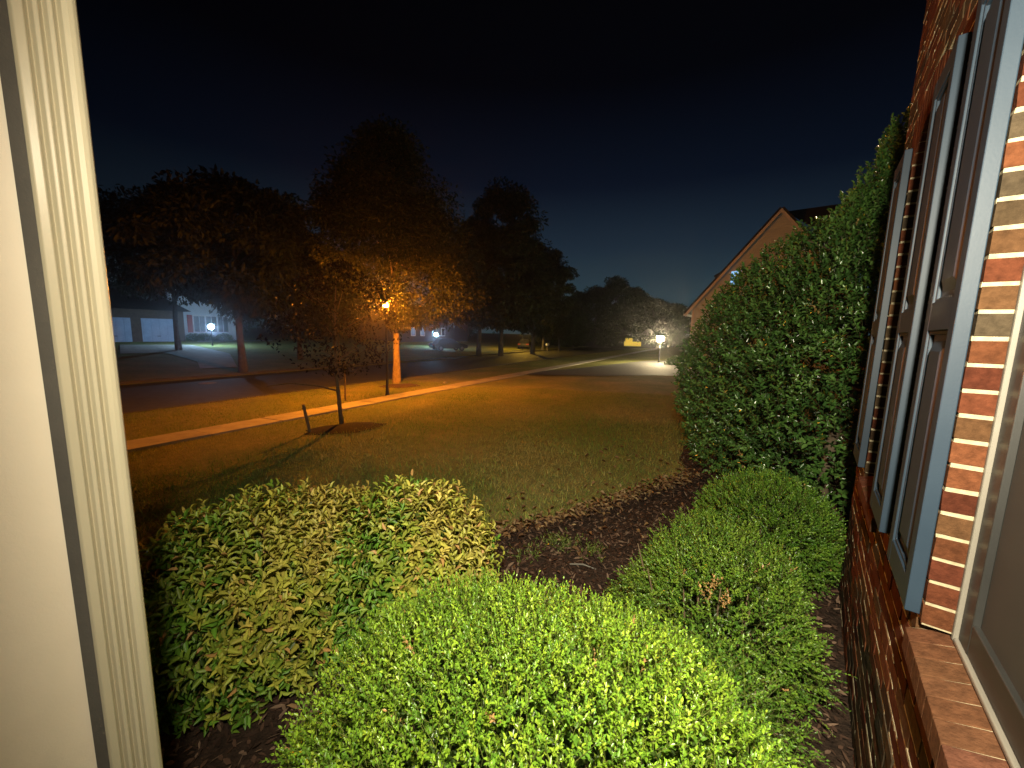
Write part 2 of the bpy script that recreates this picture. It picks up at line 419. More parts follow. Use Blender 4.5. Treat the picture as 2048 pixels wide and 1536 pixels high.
# align so that a bed joint falls on the opening bottom
kz = (ZSILL - Z0) / CH; Z0 += (kz - math.floor(kz)) * CH - CH
def blocked(z0, z1):
    out = []
    for o in OPEN:
        a, b = o
        if z1 > ZSILL - .105 and z0 < ZSILL: out.append((a-.04, b+.04))        # sill
        elif z1 > ZSILL + .001 and z0 < ZSPR: out.append((a, b))
        elif z0 >= ZSPR - .03 and z0 < ZSPR + RISE + .2:                        # arch bricks
            c, hw = (a+b)/2, (b-a)/2
            if z0 < ZSPR + .15: out.append((a-.06, b+.06))
            else:
                w = (hw+.06)*math.sqrt(max(0, min(1, 1-(z0-.2-ZSPR)/RISE))); out.append((c-w, c+w))
    return out
for k in range(nc + 3):
    z0 = Z0 + k*CH; z1 = z0 + CH
    if z1 > ZTOP: break
    segs = [(-.9, YEND)]
    for (a, b) in blocked(z0+.004, z1-.004):
        ns = []
        for (p, q) in segs:
            if a > p: ns.append((p, min(q, a)))
            if b < q: ns.append((max(p, b), q))
        segs = [s for s in ns if s[1]-s[0] > .012]
    off = (k % 2)*.1015 + .013
    for (p, q) in segs:
        y = p
        edges = [p]
        yy = math.floor((p-off)/.203)*.203 + off
        while yy < q:
            if yy > p + .045 and yy < q - .045: edges.append(yy)
            yy += .203
        edges.append(q)
        for i in range(len(edges)-1):
            a, b = edges[i] + (.005 if i else 0), edges[i+1] - (.005 if i < len(edges)-2 else 0)
            pr = random.uniform(-.0018, .0015)
            wall.box((WX+pr, a, z0+.006), (WX+.098, b, z1-.006), bcol(), .0016)
        # bed joint mortar laid flush and smeared here and there
        y = p + .003
        while y < q - .004:
            L = min(random.uniform(.03, .11), q - .003 - y)
            pr = random.choice([.003, .0015, .001, 0, -.0005, -.001, -.002])
            mort.box((WX+.0015+pr, y, z1-.0065+random.uniform(-.0015, .001)), (WX+.02, y+L, z1+.0055+random.uniform(-.001, .002)), None, .0008)
            y += L
        # mortar body behind
        mort.box((WX+.003, p+.002, z0), (WX+.092, q-.002, z1))
# arch of upright bricks over each window
for (a, b) in OPEN:
    nb = 13; c = (a+b)/2; hw = (b-a)/2 + .06
    for i in range(nb):
        ya, yb = c - hw + 2*hw*i/nb + .004, c - hw + 2*hw*(i+1)/nb - .004
        f = lambda y: ZSPR + RISE*(1-min(1, abs(y-c)/(hw-.06))**2)
        za, zb = f(ya), f(yb); tilt = (((ya+yb)/2)-c)*.16
        poly = [(WX-.002, ya, za), (WX-.002, yb, zb), (WX-.002, yb+tilt, zb+.2), (WX-.002, ya+tilt, za+.2)]
        wall.prism(poly, (.1, 0, 0), bcol())
    for i in range(nb*2):
        ya, yb = c - hw + 2*hw*i/(nb*2), c - hw + 2*hw*(i+1)/(nb*2)
        za, zb = f(ya), f(yb)
        mort.prism([(WX+.004, ya, za+.004), (WX+.004, yb, zb+.004), (WX+.004, yb, zb+.196), (WX+.004, ya, za+.196)], (.088, 0, 0))
    y = a - .06
w = wall.build('wall', M['brick'], house)
mort.build('mortar', M['mortar'], w, world=False)
# backing mass of the house behind windows and the gable return, so that it is a solid building
mb = MB(); mb.box((WX+.16, -.9, Z0), (WX+.2, YEND-.004, ZTOP)); 
mb.box((WX+.1, YEND-.22, Z0), (WX+3.2, YEND-.002, ZTOP), (.36, .13, .07))
mb.col = (.36, .13, .07); mb.c = [(.36, .13, .07)]*len(mb.c)
mb.build('end_wall', M['brick'], house)
# rowlock sills
for (a, b) in OPEN:
    mb = MB(); ys = np.linspace(a-.035, b+.035, int((b-a+.07)/.0677)+1); mo = MB()
    for i in range(len(ys)-1):
        ya, yb = ys[i]+.0016, ys[i+1]-.0016; r = random.uniform(-.0015, .0015)
        z_in, z_out = ZSILL-.012+r, ZSILL-.040+r
        xo, xi = WX-.022, WX+.066
        mb.prism([(xo, ya, z_out-.068), (xi, ya, z_in-.09), (xi, ya, z_in), (xo, ya, z_out)], (0, yb-ya, 0), tuple(v*random.uniform(.24, .29) for v in random.choice([(.47, .21, .11), (.44, .19, .10), (.50, .24, .12), (.40, .17, .09)])))
        mo.prism([(xo+.006, yb, z_out-.062), (xi, yb, z_in-.09), (xi, yb, z_in-.002), (xo+.006, yb, z_out-.002)], (0, .005, 0))
    s = mb.build('window_sill', M['brick'], house, bevel=.002)
    mo.box((WX+.0, a-.03, ZSILL-.1), (WX+.06, b+.03, ZSILL-.045))
    jo = mo.build('mortar_bed', M['mortar'], s, world=False)
# windows
for (a, b) in OPEN:
    fr = MB(); xf = WX + .060
    zs, c, hw = ZSILL-.012, (a+b)/2, (b-a)/2
    top = ZSPR + RISE
    fr.box((xf, b-.013, zs), (xf+.07, b+.004, top)); fr.box((xf, a-.004, zs), (xf+.07, a+.013, top)); fr.box((xf+.001, a+.0125, zs), (xf+.07, b-.0125, zs+.014))
    fr.box((xf+.001, a+.0125, ZSPR-.03), (xf+.07, b-.0125, top))
    wf = fr.build('window', M['trim'], house, bevel=.004)
    sa = MB(); x2 = xf + .010
    sa.box((x2, b-.085, zs+.015), (x2+.03, b-.0135, ZSPR-.032)); sa.box((x2, a+.0135, zs+.015), (x2+.03, a+.085, ZSPR-.032))
    sa.box((x2+.001, a+.084, zs+.016), (x2+.03, b-.084, zs+.10)); sa.box((x2+.001, a+.084, ZSPR-.09), (x2+.03, b-.084, ZSPR-.033))
    sa.box((x2+.001, a+.084, .12), (x2+.03, b-.084, .165))
    sa.build('sash', M['sash'], wf, world=False, bevel=.003)
    gl = MB(); gl.box((x2+.014, a+.08, zs+.09), (x2+.019, b-.08, ZSPR-.085)); gl.build('pane', M['screen'], wf, world=False)
# shutters: stiles, rails and two raised panels
def shutter(y0, y1, z0=-.775, z1=1.055):
    mb = MB(); x0, x1 = WX-.035, WX-.003
    st = .055; zm = (z0+z1)/2 - .06
    mb.box((x0, y0, z0), (x1, y0+st, z1)); mb.box((x0, y1-st, z0), (x1, y1, z1))
    for (p, q) in ((z0, z0+.085), (zm-.045, zm+.045), (z1-.075, z1)):
        mb.box((x0+.0006, y0+st-.001, p), (x1, y1-st+.001, q))
    for (p, q) in ((z0+.085, zm-.045), (zm+.045, z1-.075)):
        ya, yb = y0+st, y1-st
        mb.box((x0+.016, ya-.001, p-.001), (x1, yb+.001, q+.001))
        # moulding fillet
        for (aa, bb, cc, dd) in ((ya, ya+.012, p, q), (yb-.012, yb, p, q)):
            mb.box((x0+.006, aa, cc), (x0+.0165, bb, dd))
        for (cc, dd) in ((p, p+.012), (q-.012, q)):
            mb.box((x0+.0065, ya+.011, cc), (x0+.0165, yb-.011, dd))
        # raised bevelled field
        e, i = .03, .062
        A = [(x0+.0158, ya+e, p+e), (x0+.0158, yb-e, p+e), (x0+.0158, yb-e, q-e), (x0+.0158, ya+e, q-e)]
        B = [(x0+.003, ya+i, p+i), (x0+.003, yb-i, p+i), (x0+.003, yb-i, q-i), (x0+.003, ya+i, q-i)]
        mb.add(A+B, [(4,5,6,7), (0,1,5,4), (1,2,6,5), (2,3,7,6), (3,0,4,7)])
    s = mb.build('shutter', M['shutter'], house, bevel=.0025)
shutter(1.525, 1.885); shutter(2.105, 2.455); shutter(3.135, 3.5)
# porch column and its ribbed downspout
CX = -1.03
mb = MB()
mb.box((CX-.22, -.22, -1.9), (CX+.0, .024, 2.6))
mb.box((CX-.235, -.235, -1.9), (CX+.014, .023, -1.62))
mb.build('porch_column', M['cream'], house, bevel=.004)
mb = MB()
# ribbed profile: x out of the wall, y along it
y0, y1 = .036, .111
prof = [(CX-.03, y0+.004), (CX+.012, y0)]
nr = 3; ribs = []
def spout_prof():
    P = []
    X0 = CX + .016
    P.append((X0-.05, y0)); P.append((X0-.004, y0)); P.append((X0, y0+.004))
    yy = y0 + .006; flat = .0195; gw = .0052
    for i in range(3):
        yc = y0 + .020 + i*.0155
        for a in (-1, -.5, 0, .5, 1):
            P.append((X0 - .009*(math.cos(a*PI)+1)/2, yc + a*gw))
    P.append((X0, y1-.012))
    for a in (30, 60, 90): P.append((X0-.012 + .012*math.cos(math.radians(a)), y1-.012 + .012*math.sin(math.radians(a))))
    P.append((X0-.05, y1))
    return P
P = spout_prof()
mb.prism([(x, y, -1.85) for x, y in P], (0, 0, 4.4))
ds = mb.build('downspout', M['spout'], house, bevel=.0012)
mb = MB(); mb.box((CX-.06, .02, -1.86), (CX+.01, y0+.003, 2.5)); mb.build('gap_shade_strip', M['old_concrete'], house)  # dark strip filling the gap, its shade put into the colour
mb = MB(); mb.box((-1.4, -2.6, -1.84), (WX-.004, .02, -1.66)); mb.build('porch_floor', M['concrete'], house, bevel=.01)
# door light above the porch, behind the viewer
pl = thing('porch_light', (0.0, -.2, .9), 'black porch flood lamp hung over the brick house entrance', 'lamp')
mb = MB(); mb.tube([(0, -.24, 2.0), (0, -.24, .74)], [.012, .012], 8); mb.lathe((0, -.24, .62), [(.10, 0), (.085, .06), (.05, .11), (.02, .14)], 16)
mb.build('lamp_housing', M['black'], pl)

# ------------------------------------------------------------------ shrubs near the house
def lumps(n, amp, seed):
    r = np.random.default_rng(seed); K = nrm(r.normal(size=(n, 3)))*r.uniform(2, 6, (n, 1)); ph = r.uniform(0, 6.28, n)
    return lambda v: 1 + amp*np.sin(v @ K.T + ph).sum(1)/math.sqrt(n)
def shoots(B, D, L, nl, leafL, leafW, colfn, spread=.9, twist=2.4, start=.15, fold=.12, droop=.12, jl=.3, grow=True):
    n = len(B); idx = np.repeat(np.arange(n), nl); k = np.tile(np.arange(nl), n)
    s = start + (1-start)*(k + RNG.uniform(0, .6, len(k)))/nl
    A = nrm(np.cross(D, rvec(n))); C = np.cross(D, A)
    ang = k*twist + np.repeat(RNG.uniform(0, 6.28, n), nl) + RNG.normal(0, .3, len(k))
    R = A[idx]*np.cos(ang)[:, None] + C[idx]*np.sin(ang)[:, None]
    P = B[idx] + D[idx]*(L[idx]*s)[:, None]
    sp = spread*(1 - .6*s)[:, None]
    LD = nrm(D[idx]*(1-sp*.6) + R*sp + RNG.normal(0, .15, (len(k), 3)))
    LN = nrm(D[idx]*.8 - R*.3 + rvec(len(k))*.35 + [0, 0, .4])
    sz = RNG.uniform(1-jl, 1+jl, len(k))*(1 - .35*s if grow else 1)
    C3 = colfn(P, s, idx)
    return leaf_arrays(P, LD, LN, leafL*sz, leafW*sz, C3, fold, droop)
def twigs(B, D, L, r, col):
    n = len(B); A = nrm(np.cross(D, rvec(n))); C = np.cross(D, A); T = B + D*L[:, None]
    ring = [A*math.cos(a) + C*math.sin(a) for a in (0, 2.09, 4.19)]
    v = np.stack([B + q*r for q in ring] + [T + q*r*.4 for q in ring], 1).reshape(-1, 3)
    b = np.arange(n)[:, None]*6
    f = np.stack([b + np.array([[i, (i+1)%3, 3+(i+1)%3, 3+i]]) for i in range(3)], 1).reshape(-1, 4)
    return v, f, np.tile(np.array([col]), (len(v), 1))
def cat(*sets):
    vv, ff, cc, o = [], [], [], 0
    for v, f, c in sets: vv.append(v); ff.append(f+o); cc.append(c); o += len(v)
    return np.concatenate(vv), np.concatenate(ff), np.concatenate(cc)
def shell(c, r, n, seed, amp=.06, zmin=-1.88, depth=.38, dpow=1.7, low=None):
    out_p = []; out_n = []
    L = lumps(10, amp, seed)
    while sum(len(a) for a in out_p) < n:
        v = rvec(n); d = RNG.uniform(0, 1, n)**dpow*depth
        p = v*r*(L(v)*(1-d))[:, None] + c
        k = p[:, 2] > zmin + .03
        out_p.append(p[k]); out_n.append(nrm(v/r)[k])
    return np.concatenate(out_p)[:n], np.concatenate(out_n)[:n]
def shrub_stems(c, r, n, parent, zb=-1.87):
    mb = MB()
    for i in range(n):
        a = random.uniform(0, 6.28); q = math.sqrt(random.random())
        tip = Vector((c[0] + r[0]*.8*q*math.cos(a), c[1] + r[1]*.8*q*math.sin(a), c[2] + r[2]*random.uniform(.1, .75)))
        b = Vector((c[0] + .12*math.cos(a), c[1] + .12*math.sin(a), zb)); m = b.lerp(tip, .5) + Vector((.05*math.cos(a), .05*math.sin(a), -.04))
        mb.tube([b, m, tip], [.012, .008, .003], 5)
    return mb.build('stem', M['twig'], parent)
def pick(cols, wts, n): return np.array(cols)[RNG.choice(len(cols), n, p=np.array(wts)/sum(wts))]

def small_leaf_shrub(c, r, ns, nl, seed, label, leaf=(.016, .0088), bright=(1, 1, 1), up=.55, wild=.0, Ls=(.05, .11), amp=.06, deadspot=None, group='clipped small leaved shrubs under the windows'):
    t = thing('boxwood_shrub', (c[0], c[1], -1.87), label, 'shrub', group)
    c = np.array(c, float); r = np.array(r, float)
    B, N = shell(c, r, ns, seed, amp)
    D = nrm(N*.75 + np.array([0, 0, up]) + rvec(ns)*.62)
    L = RNG.uniform(*Ls, ns)*(1 + wild*(RNG.uniform(0, 1, ns) > .93)*3)
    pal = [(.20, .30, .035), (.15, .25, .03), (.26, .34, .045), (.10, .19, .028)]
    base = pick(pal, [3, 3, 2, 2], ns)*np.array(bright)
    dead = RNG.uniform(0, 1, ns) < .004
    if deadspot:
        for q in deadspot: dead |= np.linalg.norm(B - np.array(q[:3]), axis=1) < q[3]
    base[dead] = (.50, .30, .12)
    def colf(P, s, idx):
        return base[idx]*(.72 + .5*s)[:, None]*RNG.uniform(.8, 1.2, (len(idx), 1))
    B0 = B - D*(L*.4)[:, None]
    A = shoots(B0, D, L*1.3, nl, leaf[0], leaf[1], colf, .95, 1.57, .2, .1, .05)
    T = twigs(B0, D, L*1.3, .0012, (.17, .2, .05))
    # inner leaves in one dark green, interior shade put into the colour
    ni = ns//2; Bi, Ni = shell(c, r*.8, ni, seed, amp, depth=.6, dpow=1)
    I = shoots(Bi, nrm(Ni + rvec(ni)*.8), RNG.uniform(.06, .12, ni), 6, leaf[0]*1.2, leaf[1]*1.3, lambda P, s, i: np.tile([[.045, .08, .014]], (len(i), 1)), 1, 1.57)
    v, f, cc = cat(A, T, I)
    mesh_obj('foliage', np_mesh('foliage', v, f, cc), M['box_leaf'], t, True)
    shrub_stems(c, r, 22, t)
    return t
small_leaf_shrub((-.58, .85, -1.54), (.83, .75, .63), 11500, 13, 3, 'bright green clipped shrub nearest the viewer, filling the bottom middle', (.0165, .0088), (1.22, 1.38, .9))
small_leaf_shrub((-.36, 2.40, -1.60), (.55, .55, .45), 3300, 14, 5, 'loose spreading small leaved shrub between the nearest clipped shrub and the round one', (.019, .0105), (.8, .98, .85), .35, .0, (.06, .15), .16, [(-.27, 2.02, -1.26, .075), (-.2, 1.93, -1.31, .04), (-.36, 2.2, -1.17, .035)])
small_leaf_shrub((-.17, 3.62, -1.6), (.50, .5, .47), 3400, 13, 8, 'small round dark green shrub at the foot of the tall holly', (.019, .011), (.74, .98, .85), .5, .1, (.05, .10), .05)
small_leaf_shrub((-.20, 1.55, -1.68), (.30, .46, .33), 1100, 13, 9, 'straggly thin branched shrub reaching towards the brick wall at lower right', (.018, .0098), (.75, 1.0, .85), .1, .55, (.08, .2), .2)

def broad_leaf_shrub(c, r, ns, seed, label, warm):
    t = thing('broadleaf_shrub', (c[0], c[1], -1.87), label, 'shrub', 'broad leaved shrubs beside the porch column')
    c = np.array(c, float); r = np.array(r, float)
    B, N = shell(c, r, ns, seed, .07, depth=.35)
    D = nrm(N*.8 + np.array([0, 0, .25]) + rvec(ns)*.4); L = RNG.uniform(.09, .17, ns)
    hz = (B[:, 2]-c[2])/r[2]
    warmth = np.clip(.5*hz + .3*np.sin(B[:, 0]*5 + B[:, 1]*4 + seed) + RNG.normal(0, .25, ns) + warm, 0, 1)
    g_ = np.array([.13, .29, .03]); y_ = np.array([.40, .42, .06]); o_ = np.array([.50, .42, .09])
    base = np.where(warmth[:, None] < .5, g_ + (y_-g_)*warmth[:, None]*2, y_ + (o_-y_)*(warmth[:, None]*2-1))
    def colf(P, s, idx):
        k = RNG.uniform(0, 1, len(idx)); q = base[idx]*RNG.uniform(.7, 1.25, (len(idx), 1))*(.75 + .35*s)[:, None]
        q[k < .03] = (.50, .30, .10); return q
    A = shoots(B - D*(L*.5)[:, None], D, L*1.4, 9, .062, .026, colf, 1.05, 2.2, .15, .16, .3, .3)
    T = twigs(B - D*(L*.5)[:, None], D, L*1.3, .0022, (.25, .16, .07))
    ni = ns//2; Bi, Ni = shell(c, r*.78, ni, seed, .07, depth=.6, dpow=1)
    I = shoots(Bi, nrm(Ni + rvec(ni)*.8), RNG.uniform(.1, .18, ni), 5, .06, .028, lambda P, s, i: np.tile([[.05, .09, .015]], (len(i), 1)), 1, 2.2)  # inner leaves darkened in colour to stand for shade inside the mound
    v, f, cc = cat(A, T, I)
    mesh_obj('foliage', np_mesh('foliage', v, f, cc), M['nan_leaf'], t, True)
    shrub_stems(c, r, 16, t)
broad_leaf_shrub((-2.42, .86, -1.62), (.54, .72, .55), 2100, 21, 'large mound of broad green and orange leaves next to the porch column', .12)
broad_leaf_shrub((-1.86, 1.38, -1.53), (.47, .42, .5), 1500, 22, 'mound of yellowing broad leaves beside the bright clipped shrub', .2)

# tall holly beyond the end of the wall
def holly():
    c = np.array((.6, 6.8, -.95)); r = np.array((2.28, 2.0, 2.45))
    t = thing('holly_tree', (c[0], c[1], -1.88), 'tall dense dark glossy evergreen holly at the end of the brick wall', 'tree')
    n = 8200
    L = lumps(14, .045, 31); P = []; N = []
    while sum(len(a) for a in P) < n:
        v = rvec(n); d = RNG.uniform(0, 1, n)**2*.3
        p = v*r*(L(v)*(1-d))[:, None]
        hz = np.clip(p[:, 2]/r[2], 0, 1); p[:, 2] = np.where(p[:, 2] > 0, p[:, 2]*1.0, p[:, 2])
        q = p + c
        k = (q[:, 2] > -1.8) & ~((q[:, 0] > WX-.1) & (q[:, 1] < YEND + .3))
        P.append(q[k]); N.append(nrm(v/r)[k])
    P = np.concatenate(P)[:n]; N = np.concatenate(N)[:n]
    # upright leader spires at the top, by the wall
    sp = []
    for (x, y, z, rr_, m) in ((.42, 6.7, 1.55, .33, 420), (.62, 6.9, 2.15, .28, 420), (.2, 6.5, 1.25, .26, 240), (.78, 6.9, 2.55, .2, 240), (1.1, 7.0, 2.2, .4, 300)):
        v = rvec(m)*RNG.uniform(.3, 1, (m, 1))*[rr_, rr_, .55] + [x, y, z]; sp.append(v)
    SPt = np.concatenate(sp); P = np.concatenate([P, SPt]); N = np.concatenate([N, np.tile([[0, -.3, .9]], (len(SPt), 1))]); n = len(P)
    D = nrm(N*.7 + np.array([0, 0, .55]) + rvec(n)*.45); Ls = RNG.uniform(.10, .22, n)
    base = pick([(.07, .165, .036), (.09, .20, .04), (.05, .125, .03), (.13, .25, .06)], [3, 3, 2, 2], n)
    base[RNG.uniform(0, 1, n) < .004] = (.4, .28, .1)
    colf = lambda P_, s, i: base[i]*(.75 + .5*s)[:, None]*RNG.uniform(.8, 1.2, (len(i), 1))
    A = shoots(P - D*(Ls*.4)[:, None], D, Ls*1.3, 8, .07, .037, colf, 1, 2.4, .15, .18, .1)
    T = twigs(P - D*(Ls*.5)[:, None], D, Ls*1.3, .003, (.12, .12, .05))
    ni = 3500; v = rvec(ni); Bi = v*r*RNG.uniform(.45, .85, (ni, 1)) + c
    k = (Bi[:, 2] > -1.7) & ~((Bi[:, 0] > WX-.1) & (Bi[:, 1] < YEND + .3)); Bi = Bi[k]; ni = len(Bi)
    I = shoots(Bi, nrm(v[k] + rvec(ni)*.8), RNG.uniform(.15, .3, ni), 7, .07, .04, lambda P_, s, i: np.tile([[.03, .06, .015]], (len(i), 1)), 1, 2.4)  # dark inner leaves carry the crown's inner shade in their colour
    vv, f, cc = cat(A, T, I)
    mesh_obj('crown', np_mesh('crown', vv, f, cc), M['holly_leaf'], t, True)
    for (x, y, h) in ((.22, 5.45, .75), (.42, 5.5, .8)):
        mb = MB(); mb.tube([(x, y, -1.9), (x+.02, y+.05, -1.5), (x+.06, y+.25, -1.9+h+.4)], [.075, .062, .05], 10); mb.build('trunk', M['wood'], t, smooth=True)
    mb = MB(); mb.tube([(.6, 6.8, -1.9), (.62, 6.8, -.2), (.6, 6.85, 2.2)], [.1, .07, .015], 8)
    for i in range(26):
        a = random.uniform(0, 6.28); z = random.uniform(-1.5, 1.2); q = r[0]*.75*math.sqrt(max(.05, 1-((z+.95)/2.5)**2))
        mb.tube([(.6, 6.8, z-.2), (.6+q*math.cos(a), 6.8+q*.85*math.sin(a), z+.2)], [.025, .006], 5)
    mb.build('trunk', M['twig'], t)
holly()

# weeds and the pale twig in the bed
def weed(px, py, n, label):
    p = G(px, py); t = thing('weed', p, label, 'weed', 'weeds in the mulch bed')
    B = np.tile([[p.x, p.y, p.z]], (n, 1)) + RNG.normal(0, .07, (n, 3))*[1, 1, 0]
    D = nrm(rvec(n)*.8 + [0, 0, .9]); L = RNG.uniform(.05, .14, n)
    v, f, c = cat(shoots(B, D, L, 7, .035, .013, lambda P, s, i: np.tile([[.16, .22, .05]], (len(i), 1))*RNG.uniform(.7, 1.2, (len(i), 1)), .9, 2.2, .1), twigs(B, D, L, .0014, (.2, .2, .06)))
    mesh_obj('leaves', np_mesh('leaves', v, f, c), M['box_leaf'], t, True)
weed(1115, 1098, 70, 'largest low green weed in the dark mulch behind the nearest shrub')
weed(1180, 1112, 40, 'thin weed in the mulch just above the pale fallen twig')
weed(1050, 1118, 30, 'sparse weed in the mulch next to the yellowing mound')
p = G(1165, 1143); mb = MB(); mb.tube([(p.x-.09, p.y-.05, p.z+.05), (p.x, p.y, p.z+.06), (p.x+.1, p.y+.03, p.z+.045)], [.006, .007, .004], 6, (1, 1, 1))
o = mb.build('twig', M['trim'], None, world=False); tag(o, 'short pale twig lying on the mulch behind the nearest shrub', 'twig')

# ------------------------------------------------------------------ trees
def tree(name, base, H, R, crown0, n, leaf, label, group=None, trunk_r=.17, shape='oak', seed=1, lean=(0, 0), clumps=90, pal=((.025, .036, .013), (.035, .045, .016), (.042, .05, .018)), cat_='tree', jag=1.0, build_trunk=True):
    rs = np.random.default_rng(seed); t = thing(name, base, label, cat_, group)
    c0, top = base.z + crown0, base.z + H
    def env(h):     # radius at relative crown height
        if shape == 'pyramid': return np.interp(h, [0, .12, .3, .6, .85, 1], [.55, .95, 1, .72, .36, .06])
        if shape == 'round': return np.interp(h, [0, .15, .45, .75, .92, 1], [.45, .85, 1, .82, .5, .12])
        return np.interp(h, [0, .15, .4, .7, .9, 1], [.5, .9, 1, .75, .45, .1])
    h = rs.uniform(0, 1, clumps)**.9; a = rs.uniform(0, 6.28, clumps); q = rs.uniform(.25, 1, clumps)**.6*env(h)*R*.86
    if name == 'oak_tree':      # low clumps raised on one side to keep lamplight off that foliage
        lo_ = (q*np.cos(a)*TX + q*np.sin(a)*TY < -.9) & (h < .38); h = np.where(lo_, h + .40, h); q = np.minimum(q, env(h)*R*.86)
    Cc = np.c_[base.x + lean[0]*h + q*np.cos(a), base.y + lean[1]*h + q*np.sin(a), c0 + h*(top-c0)]
    far = rs.uniform(0, 1, clumps) > .86
    Cc[far, :2] = np.array([[base.x, base.y]]) + (Cc[far, :2] - np.array([[base.x, base.y]]))*1.22
    cr = R*rs.uniform(.12, .31, clumps)*jag*np.where(far, .6, 1)
    if name == 'oak_tree':
        tc_ = -np.array(unit([base.x, base.y, 0])); sd_ = np.array([TX, TY, 0.])
        for kk, (f_, s_, z_, r_) in enumerate([(.55, .15, 2.75, .5), (.6, .55, 2.95, .5), (.5, -.1, 3.2, .6), (.7, .9, 3.1, .55), (.5, .3, 3.6, .7), (.6, -.4, 3.9, .7), (.5, .5, 4.4, .8), (.6, 0, 5.0, .9)]):
            Cc[kk] = np.array([base.x, base.y, base.z + z_]) + tc_*f_ + sd_*s_; cr[kk] = r_
    idx = rs.integers(0, clumps, n); v = RNG.normal(size=(n, 3)); v = nrm(v)*(RNG.uniform(0, 1, (n, 1))**.45)
    P = Cc[idx] + v*cr[idx][:, None]*[1.1, 1.1, .75]
    D = nrm(v + rvec(n)*.7 + [0, 0, -.25]); N = nrm(rvec(n)*.7 + [0, 0, 1])
    C = pick(pal, [1]*len(pal), n)*RNG.uniform(.7, 1.3, (n, 1))*rs.uniform(.75, 1.25, clumps)[idx][:, None]
    vv, f, cc = leaf_arrays(P, D, N, leaf*RNG.uniform(.7, 1.3, n), leaf*.55, C, .1, .15)
    mesh_obj('crown', np_mesh('crown', vv, f, cc), M['tree_leaf'], t, True)
    if build_trunk:
        mb = MB(); zc = c0 + (top-c0)*.7
        k = 7; pts = [(base.x + lean[0]*i/k + .03*math.sin(i*2+seed), base.y + lean[1]*i/k + .03*math.cos(i*1.7+seed), base.z - .05 + (zc-base.z)*i/k) for i in range(k+1)]
        mb.tube([(base.x, base.y, base.z-.1)] + pts[0:], [trunk_r*1.5, trunk_r*1.22] + [trunk_r*(1-.8*i/k) for i in range(1, k+1)], 12)
        for j in rs.choice(clumps, min(clumps, 26), replace=False):
            e = Vector(Cc[j]); zb = max(c0*.5 + base.z*.5 if False else c0 - .1, e.z - (e - Vector((base.x, base.y, e.z))).length*.8)
            zb = min(zb, zc-.1); b = Vector((base.x + lean[0]*.4, base.y + lean[1]*.4, zb))
            mb.tube([b, b.lerp(e, .5) + Vector((0, 0, -.06*R*.3)), e], [trunk_r*.3, trunk_r*.2, trunk_r*.06], 6)
        mb.build('trunk', M['bark'] if name == 'oak_tree' else M['dark_bark'], t, smooth=True)
    return t
def bz(px, py_top, dist): return hdir(px, py_top)[2]*dist    # height of a sight line at a distance
bt = on_bearing(793, 18.3)
tree('oak_tree', bt, bz(770, 270, 18.3) - bt.z, 4.0, 2.45, 62000, .16, 'large dark tree behind the orange street lamp with lamplit lower leaves and trunk', None, .17, 'pyramid', 4, (-.25, 0), 165, ((.024, .032, .010), (.035, .04, .013), (.052, .052, .016)))
G2 = 'dark trees on the far side of the street'
for i, (px, d, ptop, R, c0, n, lab) in enumerate([
    (1002, 42, 385, 5.4, 2.9, 34000, 'tallest of the dark trees across the street, right of the lamplit trunk'),
    (958, 41, 460, 4.0, 2.9, 20000, 'dark tree across the street standing left of the tallest one'),
    (1066, 47, 490, 4.8, 2.6, 22000, 'dark tree across the street at the right side of the tallest one')]):
    b = on_bearing(px, d); tree('street_tree', b, bz(px, ptop, d) - b.z, R, c0, n, .34, lab, G2, .26, 'round', 40+i, (0, 0), 85)
for i, (px, d, ptop, R, c0, n, lab) in enumerate([
    (482, 25.5, 390, 4.8, 3.7, 30000, 'broad dark tree overhanging the street in front of the left house'),
    (356, 40, 425, 7.2, 4.4, 26000, 'dark tree in front of the garage of the left house'),
    (600, 33, 480, 5.2, 2.4, 24000, 'dark tree across the street between the left house and the lamp')]):
    b = on_bearing(px, d); tree('street_tree', b, bz(px, ptop, d) - b.z, R, c0, n, .26, lab, G2, .2, 'round', 50+i, (0, 0), 85, ((.014, .022, .009), (.02, .027, .011)))
b = on_bearing(1086, 57); tree('street_tree', b, 6, 2.4, 2.1, 3000, .3, 'small tree with yellow lamplit trunk beside the far lamp', G2, .22, 'round', 61)
b = on_bearing(1118, 58); t_ = tree('street_tree', b, 5.5, 2.2, 2.0, 2500, .3, 'small forked pale trunked tree right of the yellow lamplit trunk', G2, .16, 'round', 62)
for i, (px, d, ptop, R, lab) in enumerate([
    (1146, 72, 588, 3.8, 'narrow topped far tree at the left end of the distant row'),
    (1188, 78, 580, 5.2, 'far tree left of the highest top in the distant row'),
    (1226, 80, 562, 5.2, 'far tree with the highest top in the distant row'),
    (1262, 82, 582, 4.6, 'far tree just right of the highest top in the distant row'),
    (1302, 80, 604, 4.8, 'low far tree behind the warm yard lamp'),
    (1345, 84, 618, 5.0, 'low far tree touching the gabled house corner in the distance'),
    (1110, 76, 610, 5.0, 'far tree half hidden behind the street trees'),
    (900, 80, 590, 6.0, 'far tree seen behind the lit house in the middle'),
    (700, 75, 590, 6.0, 'far tree behind the sapling in the distance'),
    (420, 85, 560, 8.0, 'far tree rising behind the left house')]):
    b = on_bearing(px, d); tree('background_tree', b, bz(px, ptop, d) - b.z, R, .5, 9000, .55, lab, 'distant row of trees', .25, 'round', 70+i, (0, 0), 60, ((.04, .06, .02), (.05, .07, .02)))

